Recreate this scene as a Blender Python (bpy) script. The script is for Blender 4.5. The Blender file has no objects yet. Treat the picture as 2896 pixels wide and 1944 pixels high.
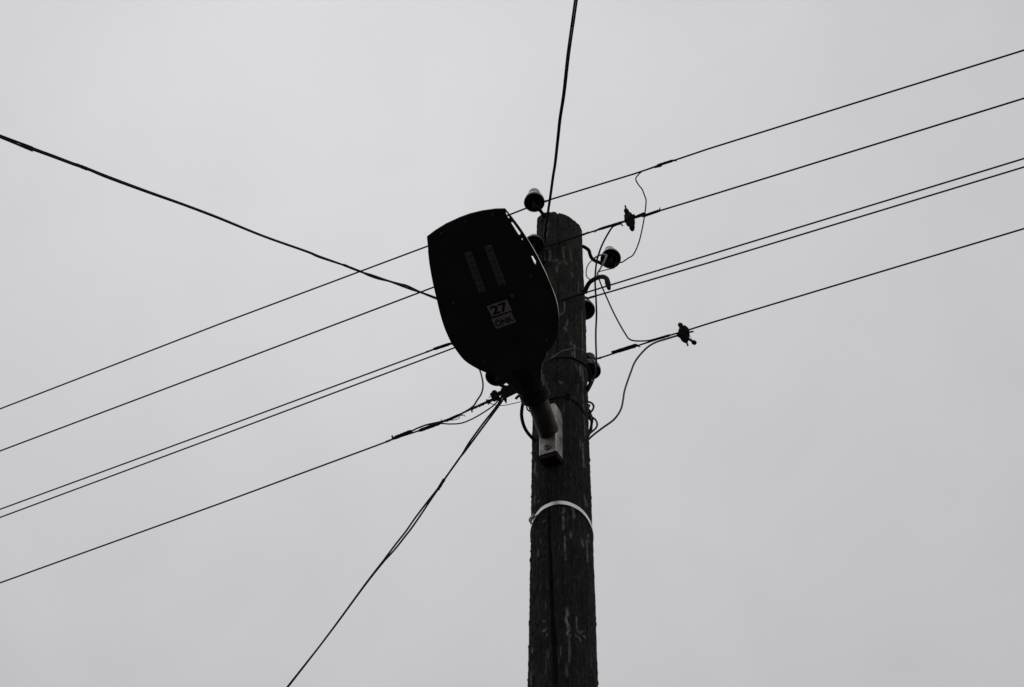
import bpy, bmesh, math, random
from mathutils import Vector, Matrix, noise
random.seed(7)
SC = bpy.context.scene
COL = SC.collection
V = Vector

# ------------------------------------------------------------------ camera
PITCH, ROLL = math.radians(45.0), math.radians(1.5)
FPX, CX, CY = 4022.0, 1448.0, 972.0            # focal length and centre in photo pixels (2896 x 1944)
CAM = V((0, 0, 1.6))
FW = V((0, math.cos(PITCH), math.sin(PITCH)))
R0 = V((1, 0, 0)); U0 = V((0, -math.sin(PITCH), math.cos(PITCH)))
RT = R0*math.cos(ROLL) + U0*math.sin(ROLL)
UP = U0*math.cos(ROLL) - R0*math.sin(ROLL)
cd = bpy.data.cameras.new('camera'); cam = bpy.data.objects.new('camera', cd); COL.objects.link(cam)
cd.sensor_fit = 'HORIZONTAL'; cd.sensor_width = 36.0; cd.lens = FPX/2896.0*36.0
cd.clip_start = 0.05; cd.clip_end = 6000
cam.matrix_world = Matrix(((RT.x, UP.x, -FW.x, CAM.x), (RT.y, UP.y, -FW.y, CAM.y), (RT.z, UP.z, -FW.z, CAM.z), (0, 0, 0, 1)))
SC.camera = cam

# ------------------------------------------------------------------ overcast sky, veiled sun, exposure
SUN_EL, SUN_AZ = math.radians(53), math.radians(-14)        # azimuth from +Y towards +X
SUN_DIR = V((math.cos(SUN_EL)*math.sin(SUN_AZ), math.cos(SUN_EL)*math.cos(SUN_AZ), math.sin(SUN_EL)))
w = bpy.data.worlds.new('World'); SC.world = w; w.use_nodes = True
nt = w.node_tree; nt.nodes.clear(); N_ = nt.nodes.new; LK = nt.links.new
def math_node(tree, op, a, b=None, c=None):
    n = tree.nodes.new('ShaderNodeMath'); n.operation = op
    for i, v in enumerate((a, b, c)):
        if v is None: continue
        if isinstance(v, (int, float)): n.inputs[i].default_value = v
        else: tree.links.new(v, n.inputs[i])
    return n.outputs[0]
sky = N_('ShaderNodeTexSky'); sky.sky_type = 'NISHITA'; sky.sun_disc = False
sky.sun_elevation = SUN_EL; sky.sun_rotation = SUN_AZ; sky.dust_density = 5; sky.air_density = 1
hs = N_('ShaderNodeHueSaturation'); hs.inputs['Saturation'].default_value = 0.15; LK(sky.outputs[0], hs.inputs['Color'])
tc = N_('ShaderNodeTexCoord')
nrm = N_('ShaderNodeVectorMath'); nrm.operation = 'NORMALIZE'; LK(tc.outputs['Generated'], nrm.inputs[0])
sep = N_('ShaderNodeSeparateXYZ'); LK(nrm.outputs[0], sep.inputs[0])
el = math_node(nt, 'MAXIMUM', sep.outputs['Z'], 0.0)
lum = math_node(nt, 'MULTIPLY_ADD', el, 0.20, 0.418)          # overcast: brighter towards the zenith
dt = N_('ShaderNodeVectorMath'); dt.operation = 'DOT_PRODUCT'; LK(nrm.outputs[0], dt.inputs[0]); dt.inputs[1].default_value = SUN_DIR
gl = math_node(nt, 'POWER', math_node(nt, 'MAXIMUM', dt.outputs['Value'], 0.0), 16.0)
lum = math_node(nt, 'MULTIPLY_ADD', gl, 0.082, lum)            # veiled sun behind the cloud
cl = N_('ShaderNodeTexNoise'); cl.inputs['Scale'].default_value = 3.2; cl.inputs['Detail'].default_value = 4; cl.inputs['Roughness'].default_value = 0.5
LK(nrm.outputs[0], cl.inputs['Vector'])
lum = math_node(nt, 'ADD', lum, math_node(nt, 'MULTIPLY_ADD', cl.outputs['Fac'], 0.07, -0.035))
cl2 = N_('ShaderNodeTexNoise'); cl2.inputs['Scale'].default_value = 8.0; cl2.inputs['Detail'].default_value = 6; cl2.inputs['Roughness'].default_value = 0.55; cl2.inputs['Distortion'].default_value = 0.6
LK(nrm.outputs[0], cl2.inputs['Vector'])
lum = math_node(nt, 'ADD', lum, math_node(nt, 'MULTIPLY_ADD', cl2.outputs['Fac'], 0.075, -0.0375))   # soft mottling of the cloud base
lum = math_node(nt, 'MULTIPLY', lum, 10.0)
vm = N_('ShaderNodeVectorMath'); vm.operation = 'SCALE'; vm.inputs[0].default_value = (0.981, 0.978, 1.016); LK(lum, vm.inputs['Scale'])
mx = N_('ShaderNodeMix'); mx.data_type = 'RGBA'; mx.inputs['Factor'].default_value = 0.99
LK(hs.outputs[0], mx.inputs['A']); LK(vm.outputs[0], mx.inputs['B'])
bg = N_('ShaderNodeBackground'); bg.inputs['Strength'].default_value = 0.10; LK(mx.outputs['Result'], bg.inputs['Color'])
wo = N_('ShaderNodeOutputWorld'); LK(bg.outputs[0], wo.inputs['Surface'])
sl = bpy.data.lights.new('sun', 'SUN'); sl.energy = 0.5; sl.angle = math.radians(30); sl.color = (1.0, 0.97, 0.93)
so = bpy.data.objects.new('sun', sl); COL.objects.link(so); so.rotation_euler = SUN_DIR.to_track_quat('Z', 'Y').to_euler(); so.location = (0, 0, 20)
SC.view_settings.view_transform = 'Standard'; SC.view_settings.look = 'None'
SC.view_settings.exposure = 0.0; SC.view_settings.gamma = 1.0; SC.view_settings.use_curve_mapping = False

# ------------------------------------------------------------------ pixel -> point helpers
ANG = math.radians(26.6)                                      # direction of the overhead line
D = V((math.cos(ANG), -math.sin(ANG), 0)); NN = V((math.sin(ANG), math.cos(ANG), 0)); ZZ = V((0, 0, 1))
POLE = V((0.1728, 3.6, 0))
def ray(x, y): return FW + RT*((x-CX)/FPX) + UP*((CY-y)/FPX)
def at(x, y, n):                                              # on the vertical plane along the line, n metres behind the pole axis
    d = ray(x, y); return CAM + d*(((POLE + NN*n - CAM).dot(NN))/d.dot(NN))
def on_vplane(x, y, P, hdg):                                  # on a vertical plane through P with heading hdg (degrees)
    h = math.radians(hdg); nn = V((-math.sin(h), math.cos(h), 0)); d = ray(x, y)
    return CAM + d*((P-CAM).dot(nn)/d.dot(nn))
def proj(P):
    v = P-CAM; z = v.dot(FW); return CX+FPX*v.dot(RT)/z, CY-FPX*v.dot(UP)/z
def depth(P): return (P-CAM).dot(FW)
def rad(P, wpx): return wpx*0.5*depth(P)/FPX
def pole_r(z): return 0.0862 + (5.9-z)*0.0068
def on_pole(x, y, off=0.0):
    d = ray(x, y); r = 0.095
    for _ in range(6):
        ox, oy = CAM.x-POLE.x, CAM.y-POLE.y
        A = d.x*d.x+d.y*d.y; B = 2*(ox*d.x+oy*d.y); Cc = ox*ox+oy*oy-(r+off)**2
        disc = B*B-4*A*Cc
        t = (-B-math.sqrt(disc))/(2*A) if disc > 0 else -B/(2*A)
        P = CAM+d*t; r = pole_r(P.z)
    return P
def pole_z(y): return on_pole(1585, y).z

# ------------------------------------------------------------------ materials
def mat(name, col, rough=0.6, metal=0.0, var=0.25, scale=40.0, spec=0.5, bump=0.0, zs=1.0, tint=None, bscale=None):
    m = bpy.data.materials.new(name); m.use_nodes = True; t = m.node_tree
    b = t.nodes['Principled BSDF']; b.inputs['Roughness'].default_value = rough; b.inputs['Metallic'].default_value = metal
    b.inputs['Specular IOR Level'].default_value = spec
    tcn = t.nodes.new('ShaderNodeTexCoord'); mp = t.nodes.new('ShaderNodeMapping'); mp.inputs['Scale'].default_value = (1, 1, zs)
    t.links.new(tcn.outputs['Object'], mp.inputs['Vector'])
    n = t.nodes.new('ShaderNodeTexNoise'); n.inputs['Scale'].default_value = scale; n.inputs['Detail'].default_value = 5
    t.links.new(mp.outputs[0], n.inputs['Vector'])
    rp = t.nodes.new('ShaderNodeValToRGB')
    c2 = tint if tint else tuple(min(1, c*(1+var)) for c in col)
    rp.color_ramp.elements[0].position = 0.3; rp.color_ramp.elements[1].position = 0.72
    rp.color_ramp.elements[0].color = (*[c*(1-var) for c in col], 1); rp.color_ramp.elements[1].color = (*c2, 1)
    t.links.new(n.outputs['Fac'], rp.inputs['Fac']); t.links.new(rp.outputs[0], b.inputs['Base Color'])
    rr = math_node(t, 'MULTIPLY_ADD', n.outputs['Fac'], 0.25, rough-0.125); t.links.new(rr, b.inputs['Roughness'])
    if bump:
        bn = t.nodes.new('ShaderNodeTexNoise'); bn.inputs['Scale'].default_value = bscale or scale*2; bn.inputs['Detail'].default_value = 6
        t.links.new(mp.outputs[0], bn.inputs['Vector'])
        bp = t.nodes.new('ShaderNodeBump'); bp.inputs['Strength'].default_value = bump; bp.inputs['Distance'].default_value = 0.004
        t.links.new(bn.outputs['Fac'], bp.inputs['Height']); t.links.new(bp.outputs[0], b.inputs['Normal'])
    return m
M = {}
M['asphalt'] = mat('asphalt', (0.036, 0.036, 0.037), 0.85, 0, 0.35, 3.0, bump=0.6, bscale=120)
M['cable'] = mat('black_cable', (0.013, 0.013, 0.013), 0.7, 0, 0.3, 60, spec=0.15)
M['greycable'] = mat('grey_cable', (0.085, 0.082, 0.075), 0.55, 0, 0.35, 30)
M['palecable'] = mat('pale_cable', (0.42, 0.42, 0.41), 0.5, 0, 0.3, 30)
M['bare'] = mat('weathered_conductor', (0.016, 0.016, 0.014), 0.75, 0.0, 0.35, 80, spec=0.12)
M['tape'] = mat('taped_sleeve', (0.014, 0.0135, 0.012), 0.8, 0, 0.4, 70, bump=0.4, spec=0.12)
M['iron'] = mat('blackened_iron', (0.012, 0.011, 0.0105), 0.75, 0, 0.4, 60, bump=0.5, tint=(0.022, 0.018, 0.015), spec=0.12)
M['clamp'] = mat('dark_clamp_metal', (0.009, 0.009, 0.0085), 0.8, 0, 0.4, 60, bump=0.4, spec=0.1)
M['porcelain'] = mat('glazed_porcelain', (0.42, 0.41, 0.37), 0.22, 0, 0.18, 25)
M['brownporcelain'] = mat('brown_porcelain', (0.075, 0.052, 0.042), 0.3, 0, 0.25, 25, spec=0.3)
M['darkporcelain'] = mat('shaded_porcelain', (0.055, 0.052, 0.047), 0.3, 0, 0.3, 25, spec=0.3)  # bell colour darkened for the shade on its underside
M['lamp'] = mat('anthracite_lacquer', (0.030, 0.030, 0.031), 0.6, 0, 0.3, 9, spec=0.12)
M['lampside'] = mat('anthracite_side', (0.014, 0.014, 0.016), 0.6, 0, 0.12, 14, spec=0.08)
M['liner'] = mat('grey_liner', (0.20, 0.20, 0.21), 0.5, 0, 0.1, 30)
M['edgeglint'] = mat('edge_sky_reflection', (0.80, 0.81, 0.83), 0.28, 0.9, 0.08, 30)
M['led'] = mat('led_board', (0.135, 0.12, 0.12), 0.5, 0, 0.12, 60, spec=0.3)
M['lens'] = mat('led_lens', (0.085, 0.08, 0.08), 0.25, 0, 0.1, 60)
M['sticker'] = mat('sticker_white', (0.36, 0.335, 0.315), 0.6, 0, 0.1, 40, spec=0.2)
M['tansticker'] = mat('sticker_tan', (0.34, 0.30, 0.262), 0.6, 0, 0.15, 30, spec=0.2)
M['ink'] = mat('sticker_ink', (0.015, 0.014, 0.014), 0.6, 0, 0.05, 40, spec=0.2)
M['boltgrey'] = mat('bolt_zinc', (0.20, 0.19, 0.18), 0.45, 0.3, 0.3, 60)
M['screw'] = mat('dull_screw', (0.085, 0.085, 0.085), 0.45, 0.0, 0.2, 60)
M['galv'] = mat('galvanised_steel', (0.30, 0.275, 0.25), 0.45, 0.85, 0.35, 28, bump=0.3, tint=(0.50, 0.46, 0.42))
M['pipe'] = mat('grimy_galvanised_pipe', (0.042, 0.039, 0.034), 0.55, 0.4, 0.5, 22, bump=0.3, spec=0.25, tint=(0.085, 0.075, 0.062))
M['strap'] = mat('stainless_strap', (0.70, 0.68, 0.66), 0.33, 0.95, 0.12, 16, zs=4)

def wood_material():
    m = bpy.data.materials.new('creosoted_wood'); m.use_nodes = True; t = m.node_tree; L = t.links.new
    b = t.nodes['Principled BSDF']; b.inputs['Roughness'].default_value = 0.75; b.inputs['Specular IOR Level'].default_value = 0.25
    tcn = t.nodes.new('ShaderNodeTexCoord')
    def nz(scale, zs, detail=6, rough=0.55, off=0.0):
        mp = t.nodes.new('ShaderNodeMapping'); mp.inputs['Scale'].default_value = (1, 1, zs); mp.inputs['Location'].default_value = (off, off, off)
        L(tcn.outputs['Object'], mp.inputs['Vector'])
        n = t.nodes.new('ShaderNodeTexNoise'); n.inputs['Scale'].default_value = scale; n.inputs['Detail'].default_value = detail; n.inputs['Roughness'].default_value = rough
        L(mp.outputs[0], n.inputs['Vector']); return n.outputs['Fac']
    def ramp(fac, stops):
        r = t.nodes.new('ShaderNodeValToRGB'); e = r.color_ramp.elements
        while len(e) < len(stops): e.new(0.5)
        for i, (p, c) in enumerate(stops): e[i].position = p; e[i].color = (*c, 1)
        L(fac, r.inputs['Fac']); return r.outputs['Color']
    def mix(f, a, c):
        x = t.nodes.new('ShaderNodeMix'); x.data_type = 'RGBA'; L(f, x.inputs['Factor']); L(a, x.inputs['A'])
        if isinstance(c, tuple): x.inputs['B'].default_value = (*c, 1)
        else: L(c, x.inputs['B'])
        return x.outputs['Result']
    grain = nz(80, 0.20, 7, 0.62)
    base = ramp(grain, [(0.28, (0.009, 0.008, 0.0078)), (0.5, (0.0165, 0.0138, 0.0128)), (0.74, (0.027, 0.0222, 0.0202))])
    blotch = nz(16, 0.45, 4)
    base = mix(ramp(blotch, [(0.45, (0, 0, 0)), (0.7, (0.6, 0.6, 0.6))]), base, (0.030, 0.023, 0.020))
    patch = nz(38, 0.5, 6, 0.68, 11.0)                       # bare, flaked and tarry patches
    base = mix(ramp(patch, [(0.34, (0.85, 0.85, 0.85)), (0.47, (0, 0, 0))]), base, (0.0062, 0.0058, 0.0058))
    base = mix(ramp(patch, [(0.56, (0, 0, 0)), (0.66, (0.8, 0.8, 0.8))]), base, (0.041, 0.032, 0.028))
    flake = nz(150, 0.35, 4, 0.6, 3.1)
    base = mix(ramp(flake, [(0.52, (0, 0, 0)), (0.68, (0.75, 0.75, 0.75))]), base, (0.006, 0.0055, 0.0055))
    wisps = nz(115, 0.16, 6, 0.65, 7.7)                         # pale dried resin and droppings in thin runs
    base = mix(ramp(wisps, [(0.60, (0, 0, 0)), (0.69, (0.75, 0.75, 0.75))]), base, (0.13, 0.127, 0.13))
    at_ = t.nodes.new('ShaderNodeAttribute'); at_.attribute_name = 'stain'
    br = nz(260, 0.28, 6, 0.75, 1.3)
    f = math_node(t, 'MULTIPLY', at_.outputs['Fac'], math_node(t, 'MULTIPLY_ADD', br, 5.0, -1.95)); 
    f = math_node(t, 'MINIMUM', math_node(t, 'MAXIMUM', f, 0.0), 0.9)
    base = mix(f, base, (0.42, 0.415, 0.425))
    al = t.nodes.new('ShaderNodeAttribute'); al.attribute_name = 'algae'
    ln = nz(28, 0.5, 4, 0.6, 5.5)
    fa = math_node(t, 'MINIMUM', math_node(t, 'MAXIMUM', math_node(t, 'MULTIPLY', al.outputs['Fac'], math_node(t, 'MULTIPLY_ADD', ln, 4.0, -1.7)), 0.0), 0.7)
    base = mix(fa, base, (0.040, 0.037, 0.020))
    L(base, b.inputs['Base Color'])
    h = math_node(t, 'ADD', math_node(t, 'MULTIPLY', grain, 0.8), math_node(t, 'ADD', math_node(t, 'MULTIPLY', flake, 0.7), math_node(t, 'MULTIPLY', patch, 1.6)))
    bp = t.nodes.new('ShaderNodeBump'); bp.inputs['Strength'].default_value = 1.0; bp.inputs['Distance'].default_value = 0.009
    L(h, bp.inputs['Height']); L(bp.outputs[0], b.inputs['Normal'])
    return m
M['wood'] = wood_material()

# ------------------------------------------------------------------ mesh helpers
def link(name, bm, m, parent=None, smooth=True):
    bmesh.ops.recalc_face_normals(bm, faces=bm.faces)
    me = bpy.data.meshes.new(name); bm.to_mesh(me); bm.free()
    if m: me.materials.append(m)
    if smooth:
        for p in me.polygons: p.use_smooth = True
        me.set_sharp_from_angle(angle=math.radians(40))
    o = bpy.data.objects.new(name, me); COL.objects.link(o)
    if parent:
        o.parent = parent; o.matrix_parent_inverse = parent.matrix_world.inverted()
    return o
def tag(o, label, cat, group=None):
    o['label'] = label; o['category'] = cat
    if group: o['group'] = group
    return o
def thing(name, label, cat, loc, group=None):
    o = bpy.data.objects.new(name, None); COL.objects.link(o); o.location = loc; o.empty_display_size = 0.05
    o.matrix_world = Matrix.Translation(loc)
    return tag(o, label, cat, group)
def spline(pts, sub=6):
    if len(pts) < 3: return [V(p) for p in pts]
    P = [2*pts[0]-pts[1]] + list(pts) + [2*pts[-1]-pts[-2]]
    out = []
    for i in range(1, len(P)-2):
        for k in range(sub):
            t = k/sub; a, b, c, d = P[i-1], P[i], P[i+1], P[i+2]
            out.append(0.5*((2*b)+(c-a)*t+(2*a-5*b+4*c-d)*t*t+(3*b-a-3*c+d)*t*t*t))
    out.append(V(pts[-1])); return out
def tube(bm, pts, r, sides=8, caps=True, jit=0.0):
    n = len(pts); rs = r if isinstance(r, (list, tuple)) else [r]*n
    T = []
    for i in range(n):
        d = pts[min(i+1, n-1)]-pts[max(i-1, 0)]
        T.append(d.normalized() if d.length > 1e-9 else V((0, 0, 1)))
    u = T[0].orthogonal().normalized(); rings = []
    for i in range(n):
        u = (u - T[i]*u.dot(T[i])); u = u.normalized() if u.length > 1e-6 else T[i].orthogonal().normalized()
        v = T[i].cross(u); ring = []
        for k in range(sides):
            a = 2*math.pi*k/sides; q = rs[i]*(1+jit*random.uniform(-1, 1))
            ring.append(bm.verts.new(pts[i]+u*math.cos(a)*q+v*math.sin(a)*q))
        rings.append(ring)
    for i in range(n-1):
        for k in range(sides):
            bm.faces.new((rings[i][k], rings[i][(k+1) % sides], rings[i+1][(k+1) % sides], rings[i+1][k]))
    if caps:
        bm.faces.new(rings[0][::-1]); bm.faces.new(rings[-1])
def tube_obj(name, pts, r, m, parent=None, sides=8, sub=6, jit=0.0):
    bm = bmesh.new(); q = spline(pts, sub) if sub else pts
    if isinstance(r, (list, tuple)):
        k = len(r)-1; r = [r[min(int(i/(len(q)-1)*k), k-1)]*(1-(i/(len(q)-1)*k-min(int(i/(len(q)-1)*k), k-1))) + r[min(int(i/(len(q)-1)*k), k-1)+1]*(i/(len(q)-1)*k-min(int(i/(len(q)-1)*k), k-1)) for i in range(len(q))]
    tube(bm, q, r, sides, True, jit); return link(name, bm, m, parent)
def pxpath(px, n0, n1=None):
    n1 = n0 if n1 is None else n1
    ls = [0.0]
    for a, b in zip(px, px[1:]): ls.append(ls[-1]+math.hypot(a[0]-b[0], a[1]-b[1]))
    return [at(p[0], p[1], p[2] if len(p) > 2 else n0+(n1-n0)*l/ls[-1]) for p, l in zip(px, ls)]
def box(bm, c, ax, ay, az, hx, hy, hz, bev=0.0):
    vs = [bm.verts.new(c+ax*(sx*hx)+ay*(sy*hy)+az*(sz*hz)) for sx in (-1, 1) for sy in (-1, 1) for sz in (-1, 1)]
    fs = [bm.faces.new([vs[i] for i in q]) for q in ((0, 1, 3, 2), (4, 6, 7, 5), (0, 4, 5, 1), (2, 3, 7, 6), (0, 2, 6, 4), (1, 5, 7, 3))]
    if bev:
        es = list({e for f in fs for e in f.edges}); bmesh.ops.bevel(bm, geom=es, offset=bev, segments=2, affect='EDGES')
def lathe(bm, prof, c, axis, sides=28):
    u = axis.orthogonal().normalized(); v = axis.cross(u); rings = []
    for r, h in prof:
        rings.append([bm.verts.new(c+axis*h+(u*math.cos(2*math.pi*k/sides)+v*math.sin(2*math.pi*k/sides))*max(r, 1e-4)) for k in range(sides)])
    for a, b in zip(rings, rings[1:]):
        for k in range(sides): bm.faces.new((a[k], a[(k+1) % sides], b[(k+1) % sides], b[k]))

# ------------------------------------------------------------------ ground (unseen, but it lights the undersides)
bm = bmesh.new()
for x, y in ((-2500, -2500), (2500, -2500), (2500, 2500), (-2500, 2500)): bm.verts.new((x, y, 0))
bm.faces.new(bm.verts); g = link('ground', bm, M['asphalt'], smooth=False); g['kind'] = 'structure'

# ------------------------------------------------------------------ the pole
def ang_of(P): return math.atan2(P.y-POLE.y, P.x-POLE.x)
def crack(px):
    o = []
    for x, y, wpx in px:
        P = on_pole(x, y); o.append((P.z, ang_of(P), wpx*0.5*depth(P)/FPX/pole_r(P.z)))
    return sorted(o)
CR = [crack([(1571, 1944, 17), (1567, 1830, 15), (1561, 1700, 13), (1557, 1600, 9), (1553, 1520, 7), (1551, 1450, 6), (1549, 1380, 4), (1548, 1310, 2)]),
      crack([(1577, 600, 5), (1579, 640, 3), (1581, 700, 3), (1580, 780, 3), (1578, 860, 3), (1576, 950, 3), (1575, 1020, 3), (1575, 1110, 2)])]
STREAK = []
for px, wpx, s in [([(1594, 1438), (1596, 1446), (1591, 1450)], 5, 1.0), ([(1593, 1462), (1594, 1495)], 5, .9), ([(1597, 1518), (1598, 1550), (1600, 1585)], 4, .8),
        ([(1602, 1722), (1605, 1738), (1600, 1750), (1606, 1770), (1609, 1785)], 7, 1.0), ([(1603, 1790), (1608, 1798), (1613, 1800)], 4, .9), ([(1609, 1810), (1612, 1845), (1609, 1870)], 6, .6), ([(1602, 1880), (1604, 1910)], 6, .6),
        ([(1620, 1437), (1622, 1450), (1624, 1465)], 5, .8), ([(1614, 1506), (1614, 1520)], 6, .7), ([(1645, 1525), (1649, 1545)], 6, .7), ([(1659, 1528), (1661, 1560), (1662, 1590)], 3, .8), ([(1663, 1510), (1666, 1535)], 2, .8),
        ([(1630, 1745), (1631, 1780), (1641, 1792), (1648, 1785)], 3, .8), ([(1627, 1797), (1640, 1806), (1642, 1815)], 3, .9), ([(1651, 1799), (1655, 1804)], 3, 1.2), ([(1586, 1832), (1586, 1852)], 3, .7),
        ([(1534, 1756), (1540, 1760), (1543, 1755)], 2, .9), ([(1532, 1785), (1541, 1783), (1546, 1777)], 2, 1.), ([(1535, 1809), (1544, 1803), (1548, 1793)], 2, 1.), ([(1548, 1840), (1549, 1860)], 4, .6),
        ([(1529, 1525), (1529, 1537)], 2, 1.), ([(1522, 1555), (1522, 1572)], 3, 1.), ([(1535, 1477), (1541, 1472)], 3, .9), ([(1507, 1835), (1504, 1845)], 2, 1.2), ([(1501, 1900), (1502, 1935)], 3, .8),
        ([(1552, 630), (1547, 645), (1546, 665)], 3, 1.1), ([(1542, 640), (1538, 668)], 2, 1.), ([(1549, 700), (1556, 712), (1555, 735)], 7, .7), ([(1541, 700), (1540, 735)], 4, .7), ([(1593, 700), (1594, 720), (1597, 742), (1603, 746)], 5, .8),
        ([(1563, 738), (1578, 735), (1583, 742), (1575, 755), (1576, 770)], 5, .7), ([(1617, 775), (1620, 782)], 6, .6), ([(1637, 800), (1636, 830)], 5, .8), ([(1612, 705), (1616, 740)], 4, .4), ([(1596, 855), (1597, 880), (1586, 890)], 3, 1.),
        ([(1605, 905), (1603, 920)], 5, .8), ([(1598, 928), (1602, 935)], 6, .6), ([(1615, 968), (1617, 975)], 4, 1.), ([(1624, 975), (1626, 1010)], 4, 1.), ([(1617, 995), (1620, 1005)], 3, .8), ([(1646, 880), (1648, 960), (1648, 1000)], 2, 1.),
        ([(1628, 1028), (1632, 1045)], 3, .7), ([(1640, 1035), (1642, 1062)], 4, 1.), ([(1646, 1040), (1649, 1070), (1650, 1100)], 3, .8), ([(1634, 1090), (1634, 1112)], 3, .6), ([(1648, 1110), (1653, 1190), (1655, 1240)], 2, .8),
        ([(1583, 1080), (1592, 1084)], 5, .5), ([(1648, 1255), (1650, 1300), (1651, 1320)], 4, .8), ([(1640, 1245), (1641, 1270)], 3, .6), ([(1595, 1145), (1594, 1165)], 5, .3), ([(1515, 1310), (1512, 1330), (1516, 1345)], 3, 1.), ([(1513, 1400), (1511, 1430)], 3, 1.), ([(1521, 1420), (1525, 1415)], 4, .9), ([(1652, 1400), (1656, 1430)], 2, .9), ([(1658, 1415), (1660, 1435)], 2, .9),
        ([(1536, 1060), (1538, 1075)], 3, .9)]:
    STREAK.append((px, wpx, s, min(p[1] for p in px)-15, max(p[1] for p in px)+15))
def seg_d(p, a, b):
    ax, ay = a; bx, by = b; dx, dy = bx-ax, by-ay; t = max(0, min(1, ((p[0]-ax)*dx+(p[1]-ay)*dy)/(dx*dx+dy*dy+1e-9)))
    return math.hypot(p[0]-ax-t*dx, p[1]-ay-t*dy)
def interp(tab, z):
    if z <= tab[0][0]: return tab[0][1], tab[0][2]
    for a, b in zip(tab, tab[1:]):
        if z <= b[0]:
            t = (z-a[0])/(b[0]-a[0]+1e-9); return a[1]+(b[1]-a[1])*t, a[2]+(b[2]-a[2])*t
    return tab[-1][1], tab[-1][2]
TOPZ = on_pole(1573, 601).z
def build_pole():
    th = []
    front = -math.pi/2
    nf, nb = 300, 70
    for i in range(nf): th.append(front-math.radians(112)+math.radians(224)*i/nf)
    for i in range(nb): th.append(front+math.radians(112)+math.radians(136)*i/nb)
    zs = [3.55*(i/90) for i in range(90)]; m = 440
    zs += [3.55+(1.0)*(i/m)*(TOPZ-3.55) for i in range(m+1)]
    nt_ = len(th); verts = []; stain = []; algae = []
    for z in zs:
        f = z/zs[-1]
        for a in th:
            ca, sa = math.cos(a), math.sin(a)
            r = pole_r(z)
            p = V((ca*9, sa*9, z*1.6)); r += 0.0035*noise.noise(p)
            p = V((ca*26, sa*26, z*7.0+5)); r += 0.0022*noise.noise(p)
            p = V((ca*60, sa*60, z*22+9)); q = noise.noise(p); r += 0.0011*q
            p = V((ca*30, sa*30, z*26+33)); q = noise.noise(p); r -= 0.0030*abs(q)-.0008
            p = V((ca*55, sa*55, z*70+61)); q = noise.noise(p); r -= 0.0016*abs(q)
            p = V((ca*120, sa*120, z*60+2)); q = noise.noise(p); r += 0.0008*q
            p = V((ca*34, sa*34, z*30+41)); q = noise.noise(p)
            if q > 0.46 and f < 0.95: r += (q-0.46)*0.010                       # loose flakes and splinters
            for tab, dep in ((CR[0], 0.045), (CR[1], 0.006)):
                if z < tab[0][0]-0.6 or z > tab[-1][0]+0.02: continue
                c, hw = interp(tab, z)
                c += 0.012*noise.noise(V((3.3, dep*50, z*9)))
                hw *= 1+0.25*noise.noise(V((9.1, dep*70, z*25)))
                d = abs((a-c+math.pi) % (2*math.pi)-math.pi)
                if d < hw*1.15:
                    k = max(0.0, 1-d/(hw*1.15)); r -= min(dep, hw*r*2.6)*min(1, k*2.2)
            zz = z
            q = noise.noise(V((ca*48, sa*48, z*85+17)))
            if q > 0.5 and f < 0.95 and ca < .3: r += (q-0.5)*0.016
            if f > 0.97:                                            # worn, slightly slanting saw cut
                top = TOPZ+.021+.24*r*sa-.37*r*ca+0.0022*noise.noise(V((ca*5, sa*5, 1)))+0.0012*noise.noise(V((ca*30, sa*30, 1)))
                zz = z*(1-(f-.97)/.03)+top*((f-.97)/.03)
                z0 = zs[-1]*.97; zz = z0+(z-z0)/(zs[-1]-z0)*(top-z0)
                e = (zz-top+0.012)/0.012
                if e > 0: r -= 0.005*e*e
            P = V((POLE.x+r*ca, POLE.y+r*sa, zz)); verts.append(P)
            s = 0.0
            if z > 3.4 and sa < 0.35:
                px = proj(P)
                if 560 < px[1] < 2000:
                    for pl, wpx, st, y0, y1 in STREAK:
                        if y0 < px[1] < y1:
                            d = min(seg_d(px, pl[i], pl[i+1]) for i in range(len(pl)-1))
                            s = max(s, st*max(0, 1-d/(wpx*0.95)))
            stain.append(s); algae.append(max(0, min(1, (z-5.0)/0.5)))
    faces = []
    for i in range(len(zs)-1):
        for k in range(nt_):
            faces.append((i*nt_+k, i*nt_+(k+1) % nt_, (i+1)*nt_+(k+1) % nt_, (i+1)*nt_+k))
    b = (len(zs)-1)*nt_; verts.append(V((POLE.x, POLE.y, TOPZ-0.003))); stain.append(0); algae.append(1)
    for k in range(nt_): faces.append((b+k, b+(k+1) % nt_, len(verts)-1))
    me = bpy.data.meshes.new('utility_pole'); me.from_pydata(verts, [], faces); me.materials.append(M['wood'])
    for nm, dat in (('stain', stain), ('algae', algae)):
        A = me.attributes.new(nm, 'FLOAT', 'POINT'); A.data.foreach_set('value', dat)
    for p in me.polygons: p.use_smooth = True
    o = bpy.data.objects.new('utility_pole', me); COL.objects.link(o)
    tag(o, 'dark weathered wooden utility pole with a deep vertical crack carrying lamp and wires', 'utility pole')
    return o
build_pole()

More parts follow.
